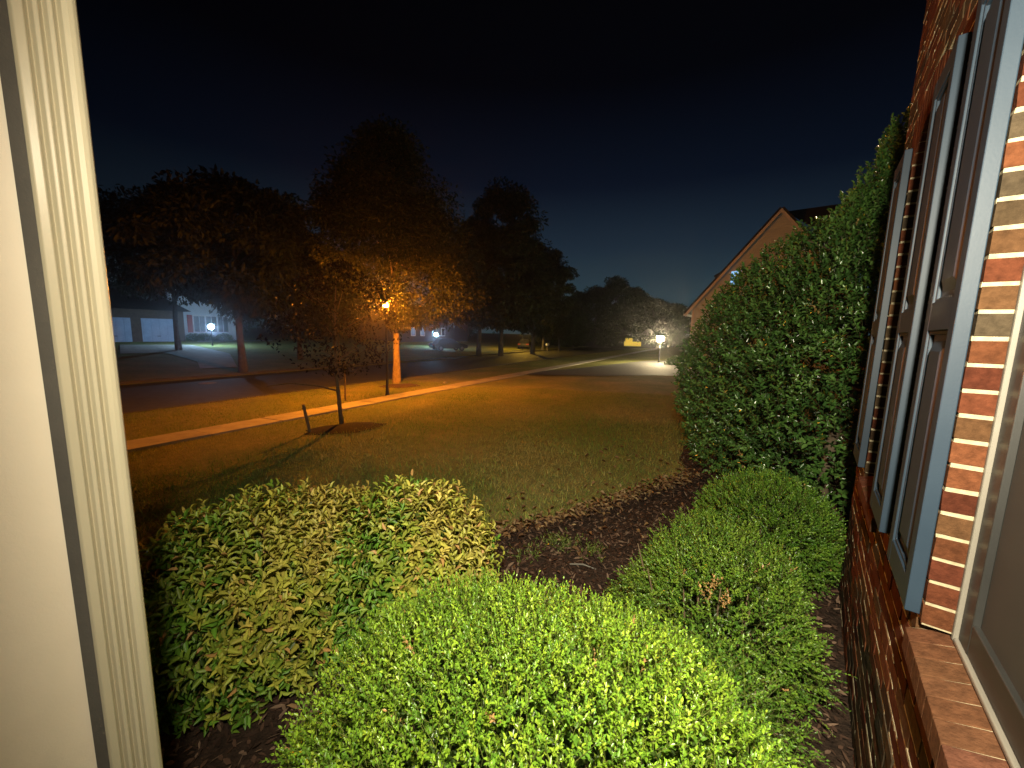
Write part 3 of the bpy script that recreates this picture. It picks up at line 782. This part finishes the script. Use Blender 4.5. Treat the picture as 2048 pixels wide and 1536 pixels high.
# young tree on the lawn with its stake and mulch ring
sp = G(684, 851)
t = thing('sapling', sp, 'young staked tree with dark purple leaves on the front lawn', 'tree')
mb = MB(); ax = np.array(hdir(684, 851)); 
H = 3.3
side = Vector((UX*0+TX, TY, 0))
pts = [sp + side*(-.10*math.sin(i*.5)) + Vector((0, 0, H*i/6 - .05)) for i in range(7)]
mb.tube(pts, [.05, .04, .036, .03, .024, .016, .008], 10)
mb.build('trunk', M['twig'], t, smooth=True)
mb = MB(); q = pts[2]; left = -side
mb.tube([q + Vector((0, 0, -.25)), q + left*.45 + Vector((0, 0, -.1)), q + left*1.05 + Vector((0, 0, .03)), q + left*1.5 + Vector((0, 0, .02))], [.02, .016, .012, .006], 6)
for i in range(16):
    a = random.uniform(0, 6.28); z = random.uniform(1.0, 2.6); e = sp + Vector((math.cos(a)*.85, math.sin(a)*.85, z + .5))
    mb.tube([sp + Vector((0, 0, z)), e], [.014, .004], 5)
mb.build('branch', M['twig'], t)
n = 4600; h = RNG.uniform(0, 1, n); a = RNG.uniform(0, 6.28, n); q = np.interp(h, [0, .3, .7, 1], [.7, 1.5, 1.2, .3])*np.sqrt(RNG.uniform(.05, 1, n))
P = np.c_[sp.x + q*np.cos(a), sp.y + q*np.sin(a), sp.z + 1.2 + h*2.4]
k = RNG.uniform(0, 1, n) < np.clip(.28 + 1.1*np.sin(P[:, 0]*4.3 + P[:, 2]*2)*np.sin(P[:, 1]*4.1 + P[:, 2]*3.3), 0, 1); P = P[k]
ld = np.array(hdir(768, 690)); ns_ = 360
P = np.concatenate([P, np.array([ld[0]*9.6, ld[1]*9.6, .70]) + RNG.normal(0, 1, (ns_, 3))*[.24, .24, .26]]); n = len(P)
v, f, c = leaf_arrays(P, nrm(rvec(n) + [0, 0, -.5]), nrm(rvec(n) + [0, 0, .8]), RNG.uniform(.06, .11, n), .045, pick([(.015, .008, .009), (.022, .012, .010), (.013, .010, .008)], [1, 1, 1], n), .1, .15)
mesh_obj('crown', np_mesh('crown', v, f, c), M['dark_leaf'], t, True)
def disc(name, p, ra, rb, ang, mat):
    rr = []
    for i in range(9):
        w = i/8; r = []
        for k in range(40):
            th = 2*PI*k/39; e = 1 + .06*math.sin(th*5+1) + .04*math.sin(th*9)
            x = p.x + w*e*(ra*math.cos(th)*math.cos(ang) - rb*math.sin(th)*math.sin(ang)); y = p.y + w*e*(ra*math.cos(th)*math.sin(ang) + rb*math.sin(th)*math.cos(ang))
            r.append((x, y, tz(x, y) + .06*(1-w**2) + .006))
        rr.append(r)
    return sheet_from_rows(name, rr, mat)
M['mulch_dark'] = mat_noise('near_black_mulch', [(.3, (.008, .006, .005)), (.7, (.03, .021, .016))], 24, .95, 1, .03, 40, .15)  # near-black mix, darker than the bed mulch
disc('mulch_ring', G(690, 857), .8, .62, 0.9, M['mulch_dark'])
M['mulch_pale'] = mat_noise('pale_mulch', [(.3, (.07, .05, .045)), (.7, (.13, .095, .085))], 20, .95, .8, .02, 40, .2)
disc('mulch_ring', G(800, 772), .85, .8, .5, M['mulch_pale'])
a, b_ = G(622, 866), None
top = a + Vector((0, 0, .62)) + (-side)*.14
mb = MB(); mb.tube([a + Vector((0, 0, -.1)), top], [.03, .028], 7); mb.tube([top + Vector((0, 0, -.06)), top + Vector((.02, .02, -.1))], [.036, .036], 7)
st = thing('tree_stake', a, 'short dark leaning wooden stake left of the young tree', 'stake'); mb.build('stake', M['wood'], st)
a = G(691, 800); mb = MB(); mb.tube([a + Vector((0, 0, -.1)), a + Vector((0, 0, 1.25))], [.028, .026], 8); mb.tube([a + Vector((0, 0, 1.25)), a + Vector((0, 0, 1.27))], [.03, .02], 8)
st = thing('marker_post', a, 'thin bare post in the verge behind the young tree, lit orange', 'post'); mb.build('post', M['wood'], st)
a = G(890, 767); mb = MB(); mb.lathe((a.x, a.y, a.z), [(.10, -.02), (.12, .02), (.08, .07), (.02, .09)], 9)
o = mb.build('stone', M['stone'], None, world=False, smooth=True); tag(o, 'small dark stone in the grass verge right of the lamplit trunk', 'stone')
a = G(415, 767); mb = MB(); mb.lathe((a.x, a.y, a.z+.012), [(.34, 0), (.34, .012), (.30, .014)], 20)
o = mb.build('manhole_cover', M['stone'], None, world=False); tag(o, 'round pale metal manhole cover in the dark street', 'manhole cover')

# ------------------------------------------------------------------ lamps
def lamp_post(name, base, h, head, bulb, label, group, bulb_r=.07):
    t = thing(name, base, label, 'lamp', group)
    mb = MB(); mb.lathe((base.x, base.y, base.z), [(.085, -.05), (.085, .05), (.06, .12), (.045, .3), (.038, h-.12), (.05, h-.1), (.05, h-.04), (.03, h)], 14)
    mb.build('post', M['black'], t)
    z = base.z + h; s = head; mb = MB()
    for k in range(4):
        a = PI/4 + k*PI/2; c_, s_ = math.cos(a), math.sin(a)
        mb.tube([(base.x+c_*s*.42, base.y+s_*s*.42, z+.02), (base.x+c_*s*.62, base.y+s_*s*.62, z+s*1.35)], [.008, .008], 5)
    mb.lathe((base.x, base.y, z-.01), [(s*.35, 0), (s*.46, .015), (s*.46, .03)], 4)
    hd = mb.build('lantern_head', M['black'], t)
    mb = MB(); mb.lathe((base.x, base.y, z+s*1.33), [(s*1.35, 0), (s*1.32, .02), (s*.3, s*.45), (s*.06, s*.55), (s*.05, s*.75), (.005, s*.8)], 16); mb.build('cap', M['black'], hd, world=False)  # cap widened well past the lantern to cut its upward light
    bm = bmesh.new(); bmesh.ops.create_icosphere(bm, subdivisions=2, radius=bulb_r); bmesh.ops.translate(bm, verts=bm.verts, vec=(base.x, base.y, z+s*.7))
    me = bpy.data.meshes.new('bulb'); bm.to_mesh(me); bm.free()
    for p_ in me.polygons: p_.use_smooth = True
    mesh_obj('bulb', me, bulb, hd)
    return t
LG = 'post lamps along the street'
lb = G(775, 792)
lamp_post('street_lamp', lb, 3.05, .2, M['sodium'], 'black lamp post on the verge glowing orange in front of the large tree', LG, .085)
b = on_bearing(1046, 54); lamp_post('street_lamp', b, 3.1, .22, M['sodium_far'], 'distant yellow street lamp between the dark trees across the street', LG, .09)
YG = 'yard lamps in front gardens'
b = on_bearing(425, 45); lamp_post('yard_lamp', b, 1.5, .34, M['cool'], 'cool white yard lamp in front of the left house', YG, .22)
b = on_bearing(872, 52); lamp_post('yard_lamp', b, 1.4, .34, M['cool'], 'cool white yard lamp in the middle beyond the street', YG, .22)
b = on_bearing(1320, 30); lamp_post('yard_lamp', b, 1.55, .27, M['warm'], 'warm white yard lamp beside the neighbouring driveway', YG, .22)

# ------------------------------------------------------------------ neighbouring gabled house on the right
D_ = 28.0; zg = -1.95
ex, ez = -.239*D_, .068*D_; apx, apz = -.082*D_, .263*D_; rx, rz_ = 2*apx-ex, ez
nh = thing('gabled_house', (apx, D_, zg), 'tan sided neighbouring house with a steep gable behind the holly', 'house')
mb = MB(); mb.prism([(ex, D_, zg-.2), (rx, D_, zg-.2), (rx, D_, ez), (apx, D_, apz-.12), (ex, D_, ez)], (0, 11, 0))
k = 0; z = zg + .1
wl = mb.build('wall', M['siding'], nh)
mb = MB()      # lapped siding boards, each a thin wedge
def half_w(z): return (ex, rx) if z <= ez else (ex + (apx-ex)*(z-ez)/(apz-ez), rx - (rx-apx)*(z-ez)/(apz-ez))
z = zg
while z < apz - .4:
    a, b = half_w(z+.15)
    mb.prism([(a+.05, D_-.003, z+.15), (a+.05, D_-.02, z), (a+.05, D_-.003, z)], (b-a-.1, 0, 0)); z += .15
mb.build('siding_boards', M['siding'], wl, world=False)
def slab(mb, A, B, C_, D2, th):
    A, B, C_, D2 = map(Vector, (A, B, C_, D2)); n_ = (B-A).cross(D2-A).normalized()
    if n_.z < 0: n_ = -n_
    mb.prism([A, B, C_, D2], n_*th)
mb = MB(); sl = (apz-ez)/(apx-ex); oh = .35
for sgn in (1, -1):
    xe = ex-oh if sgn > 0 else rx+oh; ze = ez - oh*sl
    slab(mb, (xe, D_-.3, ze+.05), (apx, D_-.3, apz+.05), (apx, D_+11.3, apz+.05), (xe, D_+11.3, ze+.05), .12)
slab(mb, (apx+.2, D_+1.2, apz+.1), (apx+9, D_+1.2, apz+.1), (apx+9, D_-1.6, apz-2.4), (apx+2.6, D_-1.6, apz-2.4), .12)
slab(mb, (ex+1.0, D_+.8, ez+2.0), (ex+1.9, D_+.8, ez+2.5), (ex+1.9, D_+4, ez+2.5), (ex+1.0, D_+4, ez+2.0), .12)
mb.build('roof', M['roof'], nh)
mb = MB()
for sgn in (1, -1):
    xe = ex-oh if sgn > 0 else rx+oh; ze = ez - oh*sl
    A = Vector((xe, D_-.31, ze)); B = Vector((apx, D_-.31, apz))
    mb.prism([A + Vector((0, 0, -.18)), B + Vector((0, 0, -.18)), B + Vector((0, 0, .05)), A + Vector((0, 0, .05))], (0, .05, 0))
mb.build('rake_board', M['white'], nh)
mb = MB(); mb.box((ex-.47, D_-.3, ez-.55), (ex-.34, D_+11, ez-.42)); mb.build('gutter', M['white'], nh)
mb = MB(); mb.box((ex-.02, D_-.03, zg), (ex+.12, D_-.021, ez)); mb.build('corner_board', M['white'], nh)
wx = -.1575*D_; wz = .132*D_
mb = MB(); mb.box((wx-.24, D_-.05, wz-.5), (wx+.42, D_-.0215, wz+.45)); wn = mb.build('window', M['white'], nh)
mb = MB(); mb.box((wx-.18, D_-.056, wz-.44), (wx+.36, D_-.051, wz+.39)); mb.build('pane', M['lit_blue'], wn, world=False)
mb = MB(); mb.lathe((-.128*D_, D_-.03, .205*D_), [(.08, 0), (.08, .12), (.03, .15)], 8); mb.build('vent_cap', M['black'], nh)

def bush(name, base, r, h, label, group, n=900, leaf=.05, pal=((.05, .10, .025), (.07, .13, .03))):
    t = thing(name, base, label, 'shrub', group)
    v = rvec(n); v[:, 2] = abs(v[:, 2]); P = v*[r, r, h]*RNG.uniform(.6, 1.05, (n, 1)) + [base.x, base.y, base.z]
    vv, f, c = leaf_arrays(P, nrm(v + rvec(n)*.7), nrm(v + rvec(n)*.4), leaf*RNG.uniform(.7, 1.3, n), leaf*.6, pick(pal, [1]*len(pal), n), .1, .1)
    mesh_obj('foliage', np_mesh('foliage', vv, f, c), M['box_leaf'], t, True)
    mb = MB()
    for i in range(5):
        a = i*1.26; mb.tube([(base.x, base.y, base.z-.05), (base.x+r*.5*math.cos(a), base.y+r*.5*math.sin(a), base.z+h*.6)], [.02, .008], 5)
    mb.build('stem', M['twig'], t)
b = on_bearing(1357, 27.5); bush('garden_shrub', b, .75, .62, 'low round shrub at the head of the neighbouring driveway', None, 1500, .07)

# ------------------------------------------------------------------ house with two garage doors across the street
def face(px, py, u):            # point of a street-parallel facade at distance u: along-street t and height z
    r = ray(px, py); k = u / (UX*r[0] + UY*r[1]); p = r*k; return (TX*p[0] + TY*p[1]), p[2]
def fbox(mb, u0, u1, t0, t1, z0, z1, col=None):
    c = [xy(u0, t0), xy(u1, t0), xy(u1, t1), xy(u0, t1)]
    mb.prism([(*p, z0) for p in c], (0, 0, z1-z0), col)
U1 = 48.0; U2 = 51.0
zg = tz_u(48)
tg0, _ = face(150, 684, U1); tg1, _ = face(352, 684, U1)
tw0 = tg1; tw1, _ = face(462, 684, U2)
lh = thing('suburban_house', (*xy(U2, (tg0+tw1)/2), zg), 'house with two pale garage doors and red shuttered windows at far left', 'house')
mb = MB()
fbox(mb, U1, U1+8, tg0-1.5, tg1+.8, zg-.2, zg+3.0); mb.build('garage_wall', M['brown_brick'], lh); mb = MB()
fbox(mb, U2, U2+9, tg1+.8, tw1+.6, zg-.2, zg+5.6)
mb.build('wall', M['siding'], lh)
mb = MB()
def hip(mb, u0, u1, t0, t1, z, h, o=.5):
    c = [(*xy(u0-o, t0-o), z), (*xy(u1+o, t0-o), z), (*xy(u1+o, t1+o), z), (*xy(u0-o, t1+o), z)]
    um = (u0+u1)/2; r = [(*xy(um, t0+2), z+h), (*xy(um, t1-2), z+h)]
    mb.add(c + r, [(0, 1, 4), (1, 2, 5, 4), (2, 3, 5), (3, 0, 4, 5), (3, 2, 1, 0)])
hip(mb, U1, U1+8, tg0-1.5, tg1+.8, zg+3.0, 2.6); hip(mb, U2, U2+9, tg1+.8, tw1+.6, zg+5.6, 3.2)
mb.build('roof', M['roof'], lh)
for (pa, pb) in ((197, 265), (286, 350)):
    a, _ = face(pa, 684, U1); b, _ = face(pb, 684, U1); mb = MB()
    fbox(mb, U1-.035, U1-.004, a, b, zg, zg+2.2)
    for i in range(4):
        for j in range(4):
            z0 = zg + .08 + i*.54; w_ = (b-a)/4
            fbox(mb, U1-.055, U1-.034, a + w_*j + .1, a + w_*(j+1) - .1, z0, z0+.4)
    gd = mb.build('garage_door', M['garage_lamp_tint'], lh)
    mb = MB(); fbox(mb, U1-.075, U1-.056, (a+b)/2-.12, (a+b)/2+.12, zg+.5, zg+.56); mb.build('handle', M['black'], gd, world=False)
for px in (398, 422, 445):
    c_, _ = face(px, 640, U2); mb = MB(); fbox(mb, U2-.06, U2-.003, c_-.62, c_+.62, zg+.85, zg+2.75); wn = mb.build('window', M['white'], lh)
    mb = MB(); fbox(mb, U2-.07, U2-.061, c_-.5, c_-.03, zg+.95, zg+2.65); fbox(mb, U2-.07, U2-.061, c_+.03, c_+.5, zg+.95, zg+2.65); mb.build('pane', M['glass'], wn, world=False)
    for sg in (-1,):
        mb = MB(); fbox(mb, U2-.05, U2-.004, c_+sg*.87-.23, c_+sg*.87+.23, zg+.85, zg+2.75); mb.build('shutter', M['redpaint'], lh)
for i, (px, lab) in enumerate([(390, 'dark shrub below the first red shuttered window of the left house'), (412, 'dark shrub below the middle red shuttered window of the left house'), (448, 'dark shrub below the last red shuttered window of the left house')]):
    a, _ = face(px, 680, U2-1.2); x, y = xy(U2-1.2, a); bush('foundation_shrub', Vector((x, y, tz(x, y))), .9, .75, lab, 'shrubs under the left house windows', 900, .12)
rr = [[(*xy(u, face(px, 684, u)[0]), tz_u(u) + .04) for u in (46.6, 47.4, 48.2)] for px in (395, 430, 470, 510, 545)]
sheet_from_rows('path', rr, M['concrete'])

# house in the middle, beyond the cool yard lamp
U3 = 42.0; zg3 = tz_u(U3)
a, _ = face(800, 660, U3); b, _ = face(935, 660, U3)
mh = thing('white_house', (*xy(U3, (a+b)/2), zg3), 'pale house lit by a cool lamp in the middle distance', 'house')
mb = MB(); fbox(mb, U3, U3+9, a, b, zg3-.2, zg3+3.1); mb.build('wall', M['grey_siding'], mh)
mb = MB(); hip(mb, U3, U3+9, a, b, zg3+3.1, 2.8); mb.build('roof', M['roof'], mh)
for px in (826, 845, 868, 886):
    c_, _ = face(px, 650, U3); mb = MB(); fbox(mb, U3-.06, U3-.003, c_-.5, c_+.5, zg3+.9, zg3+2.3); wn = mb.build('window', M['white'], mh)
    mb = MB(); fbox(mb, U3-.07, U3-.061, c_-.4, c_+.4, zg3+1.0, zg3+2.2); mb.build('pane', M['lit_pale'] if px < 850 else M['glass'], wn, world=False)
# far house with a yellow lit entrance, right of the street trees
fh0 = on_bearing(1245, 78); zz = fh0.z
dirv = Vector((fh0.x, fh0.y, 0)).normalized(); sdv = Vector((-dirv.y, dirv.x, 0))*-1
fh = thing('distant_house', fh0, 'low brown house with a yellow lit entrance far down the street', 'house')
def dbox(mb, s0, s1, d0, d1, z0, z1):
    c = [fh0 + sdv*s + dirv*d for s, d in ((s0, d0), (s1, d0), (s1, d1), (s0, d1))]
    mb.prism([(p.x, p.y, z0) for p in c], (0, 0, z1-z0))
mb = MB(); dbox(mb, -7.5, 6, 0, 8, zz-.2, zz+2.6); mb.build('wall', M['grey_siding'], fh)
mb = MB(); c = [fh0 + sdv*s + dirv*d for s, d in ((-8, -.5), (6.5, -.5), (6.5, 8.5), (-8, 8.5))]
mb.add([(p.x, p.y, zz+2.6) for p in c] + [tuple(fh0 + sdv*-5 + dirv*4 + Vector((0, 0, 4.6))), tuple(fh0 + sdv*4 + dirv*4 + Vector((0, 0, 4.6)))], [(0,1,5,4), (1,2,5), (2,3,4,5), (3,0,4), (3,2,1,0)])
mb.build('roof', M['roof'], fh)
mb = MB(); dbox(mb, .3, 3.4, -.05, -.004, zz+.5, zz+1.35); dbox(mb, .5, 1.8, -.051, -.004, zz+1.34, zz+2.0); mb.build('entrance_glow', M['lit_yellow'], fh)  # glowing panels stand in for the lamplit entrance

# ------------------------------------------------------------------ cars, mailbox
def car(base, rz, label, group):
    t = thing('parked_car', base, label, 'car', group, rz)
    mb = MB()      # local: x forward, y left
    low = [(-2.15, .35), (-2.2, .62), (-2.1, .85), (-1.2, .92), (.75, .92), (1.75, .80), (2.15, .68), (2.2, .4), (2.0, .28), (-2.0, .28)]
    mb.prism([(x, -.86, z) for x, z in low], (0, 1.72, 0))
    mb.build('body', M['carpaint'], t, world=False, bevel=.07)
    cab = [(-1.75, .90), (-1.15, 1.40), (.2, 1.43), (1.0, .90)]
    mb = MB(); mb.add([(x, -.76 if z < 1 else -.6, z) for x, z in cab] + [(x, .76 if z < 1 else .6, z) for x, z in cab], [(0,1,2,3), (7,6,5,4), (0,4,5,1), (1,5,6,2), (2,6,7,3), (3,7,4,0)])
    mb.build('cabin_glass', M['glass'], t, world=False)
    mb = MB(); mb.box((-1.1, -.6, 1.405), (.18, .6, 1.45)); mb.build('car_roof', M['carpaint'], t, world=False, bevel=.02)
    for x in (-1.35, 1.35):
        for y in (-.82, .82):
            mb = MB(); mb.tube([(x, y-.1, .32), (x, y+.1, .32)], [.32, .32], 16); w_ = mb.build('wheel', M['tyre'], t, world=False)
            mb = MB(); mb.tube([(x, y-.105, .32), (x, y+.105, .32)], [.19, .19], 12); mb.build('rim', M['stone'], w_, world=False)
    for y in (-.62, .62):
        mb = MB(); mb.box((2.12, y-.18, .58), (2.21, y+.18, .72)); mb.build('headlight', M['trim'], t, world=False)
        mb = MB(); mb.box((-2.21, y-.2, .62), (-2.14, y+.2, .78)); mb.build('tail_light', M['redpaint'], t, world=False)
ang = math.atan2(TY, TX)
b = on_bearing(1051, 60); car(b, ang+.3, 'dark car parked by the distant yellow street lamp', 'cars parked down the street')
b = on_bearing(897, 47); car(b, ang-.5, 'dark car parked below the cool lamp in the middle distance', 'cars parked down the street')
b = on_bearing(1095, 56); t = thing('mailbox', b, 'small pale mailbox beside the yellow lamplit trunk', 'mailbox')
mb = MB(); mb.box((b.x-.06, b.y-.06, b.z-.1), (b.x+.06, b.y+.06, b.z+.85)); mb.build('post', M['wood'], t)
mb = MB(); mb.prism([(b.x-.14, b.y-.3, b.z+.85), (b.x+.14, b.y-.3, b.z+.85), (b.x+.14, b.y-.3, b.z+1.05), (b.x+.08, b.y-.3, b.z+1.14), (b.x-.08, b.y-.3, b.z+1.14), (b.x-.14, b.y-.3, b.z+1.05)], (0, .6, 0)); mb.build('box', M['white'], t)

# ------------------------------------------------------------------ night sky and the porch lamp
w = bpy.data.worlds.new('World'); S.world = w; w.use_nodes = True
nt = w.node_tree; bg = nt.nodes['Background']
tc = nt.nodes.new('ShaderNodeTexCoord'); sx = nt.nodes.new('ShaderNodeSeparateXYZ'); nt.links.new(tc.outputs['Generated'], sx.inputs[0])
r = ramp(nt, sx.outputs['Z'], [(0.0, (.0215, .042, .050)), (.08, (.0190, .037, .047)), (.2, (.0082, .0165, .0275)), (.33, (.0018, .0040, .0100)), (.5, (.0003, .0006, .0019)), (.75, (.0001, .00015, .0005))])
# the town's glow lies down the street; the sky is darker over the houses opposite
vd = nt.nodes.new('ShaderNodeVectorMath'); vd.operation = 'DOT_PRODUCT'; vd.inputs[1].default_value = (-.40, .916, 0)
nt.links.new(tc.outputs['Generated'], vd.inputs[0])
r2 = ramp(nt, vd.outputs['Value'], [(.35, g3(.28)), (.75, g3(.72)), (.97, g3(1.08))])
nt.links.new(mul(nt, r, r2), bg.inputs['Color']); bg.inputs['Strength'].default_value = 1.3
L = bpy.data.lights.new('porch_lamp', 'SPOT'); L.energy = 820; L.color = (1, .89, .66); L.shadow_soft_size = .05
L.spot_size = math.radians(152); L.spot_blend = 1.0
lo = bpy.data.objects.new('porch_lamp', L); link(lo)
lo.location = (.12, -.1, .56)
lo.rotation_euler = (Vector((-1.0, 4.6, -1.3)).to_track_quat('-Z', 'Y')).to_euler()
lo.parent = pl; lo.matrix_parent_inverse = Matrix.Translation(Vector(pl.location)).inverted()

# ------------------------------------------------------------------ thin haze, added to give the lamps a glow
hm = bpy.data.materials.new('haze'); hm.use_nodes = True
ht = hm.node_tree; ht.nodes.remove(ht.nodes['Principled BSDF'])
pv = ht.nodes.new('ShaderNodeVolumePrincipled'); pv.inputs['Color'].default_value = (.9, .92, .95, 1)
pv.inputs['Density'].default_value = .0014; pv.inputs['Anisotropy'].default_value = .93
ht.links.new(pv.outputs[0], ht.nodes['Material Output'].inputs['Volume'])
mb = MB(); mb.box((-330, -330, -4), (330, 330, 22)); hz_ = mb.build('haze', hm, None, world=False); hz_['kind'] = 'stuff'
tag(hz_, 'thin haze added over the lawn and street for the glow around the lamps', 'haze')

cam = bpy.data.cameras.new('camera'); co = bpy.data.objects.new('camera', cam); link(co)
cam.sensor_fit = 'HORIZONTAL'; cam.sensor_width = 36; cam.lens = 36*F_PX/2048; cam.clip_start = .02; cam.clip_end = 3000
R3 = Matrix([XA.tolist(), YA.tolist(), UP.tolist()])
co.matrix_world = R3.to_4x4()
S.camera = co
S.view_settings.view_transform = 'Standard'; S.view_settings.look = 'None'; S.view_settings.exposure = 0; S.view_settings.gamma = 1
S.render.resolution_x = 1024; S.render.resolution_y = 768
S.render.engine = 'CYCLES'
S.cycles.sample_clamp_indirect = 3.0
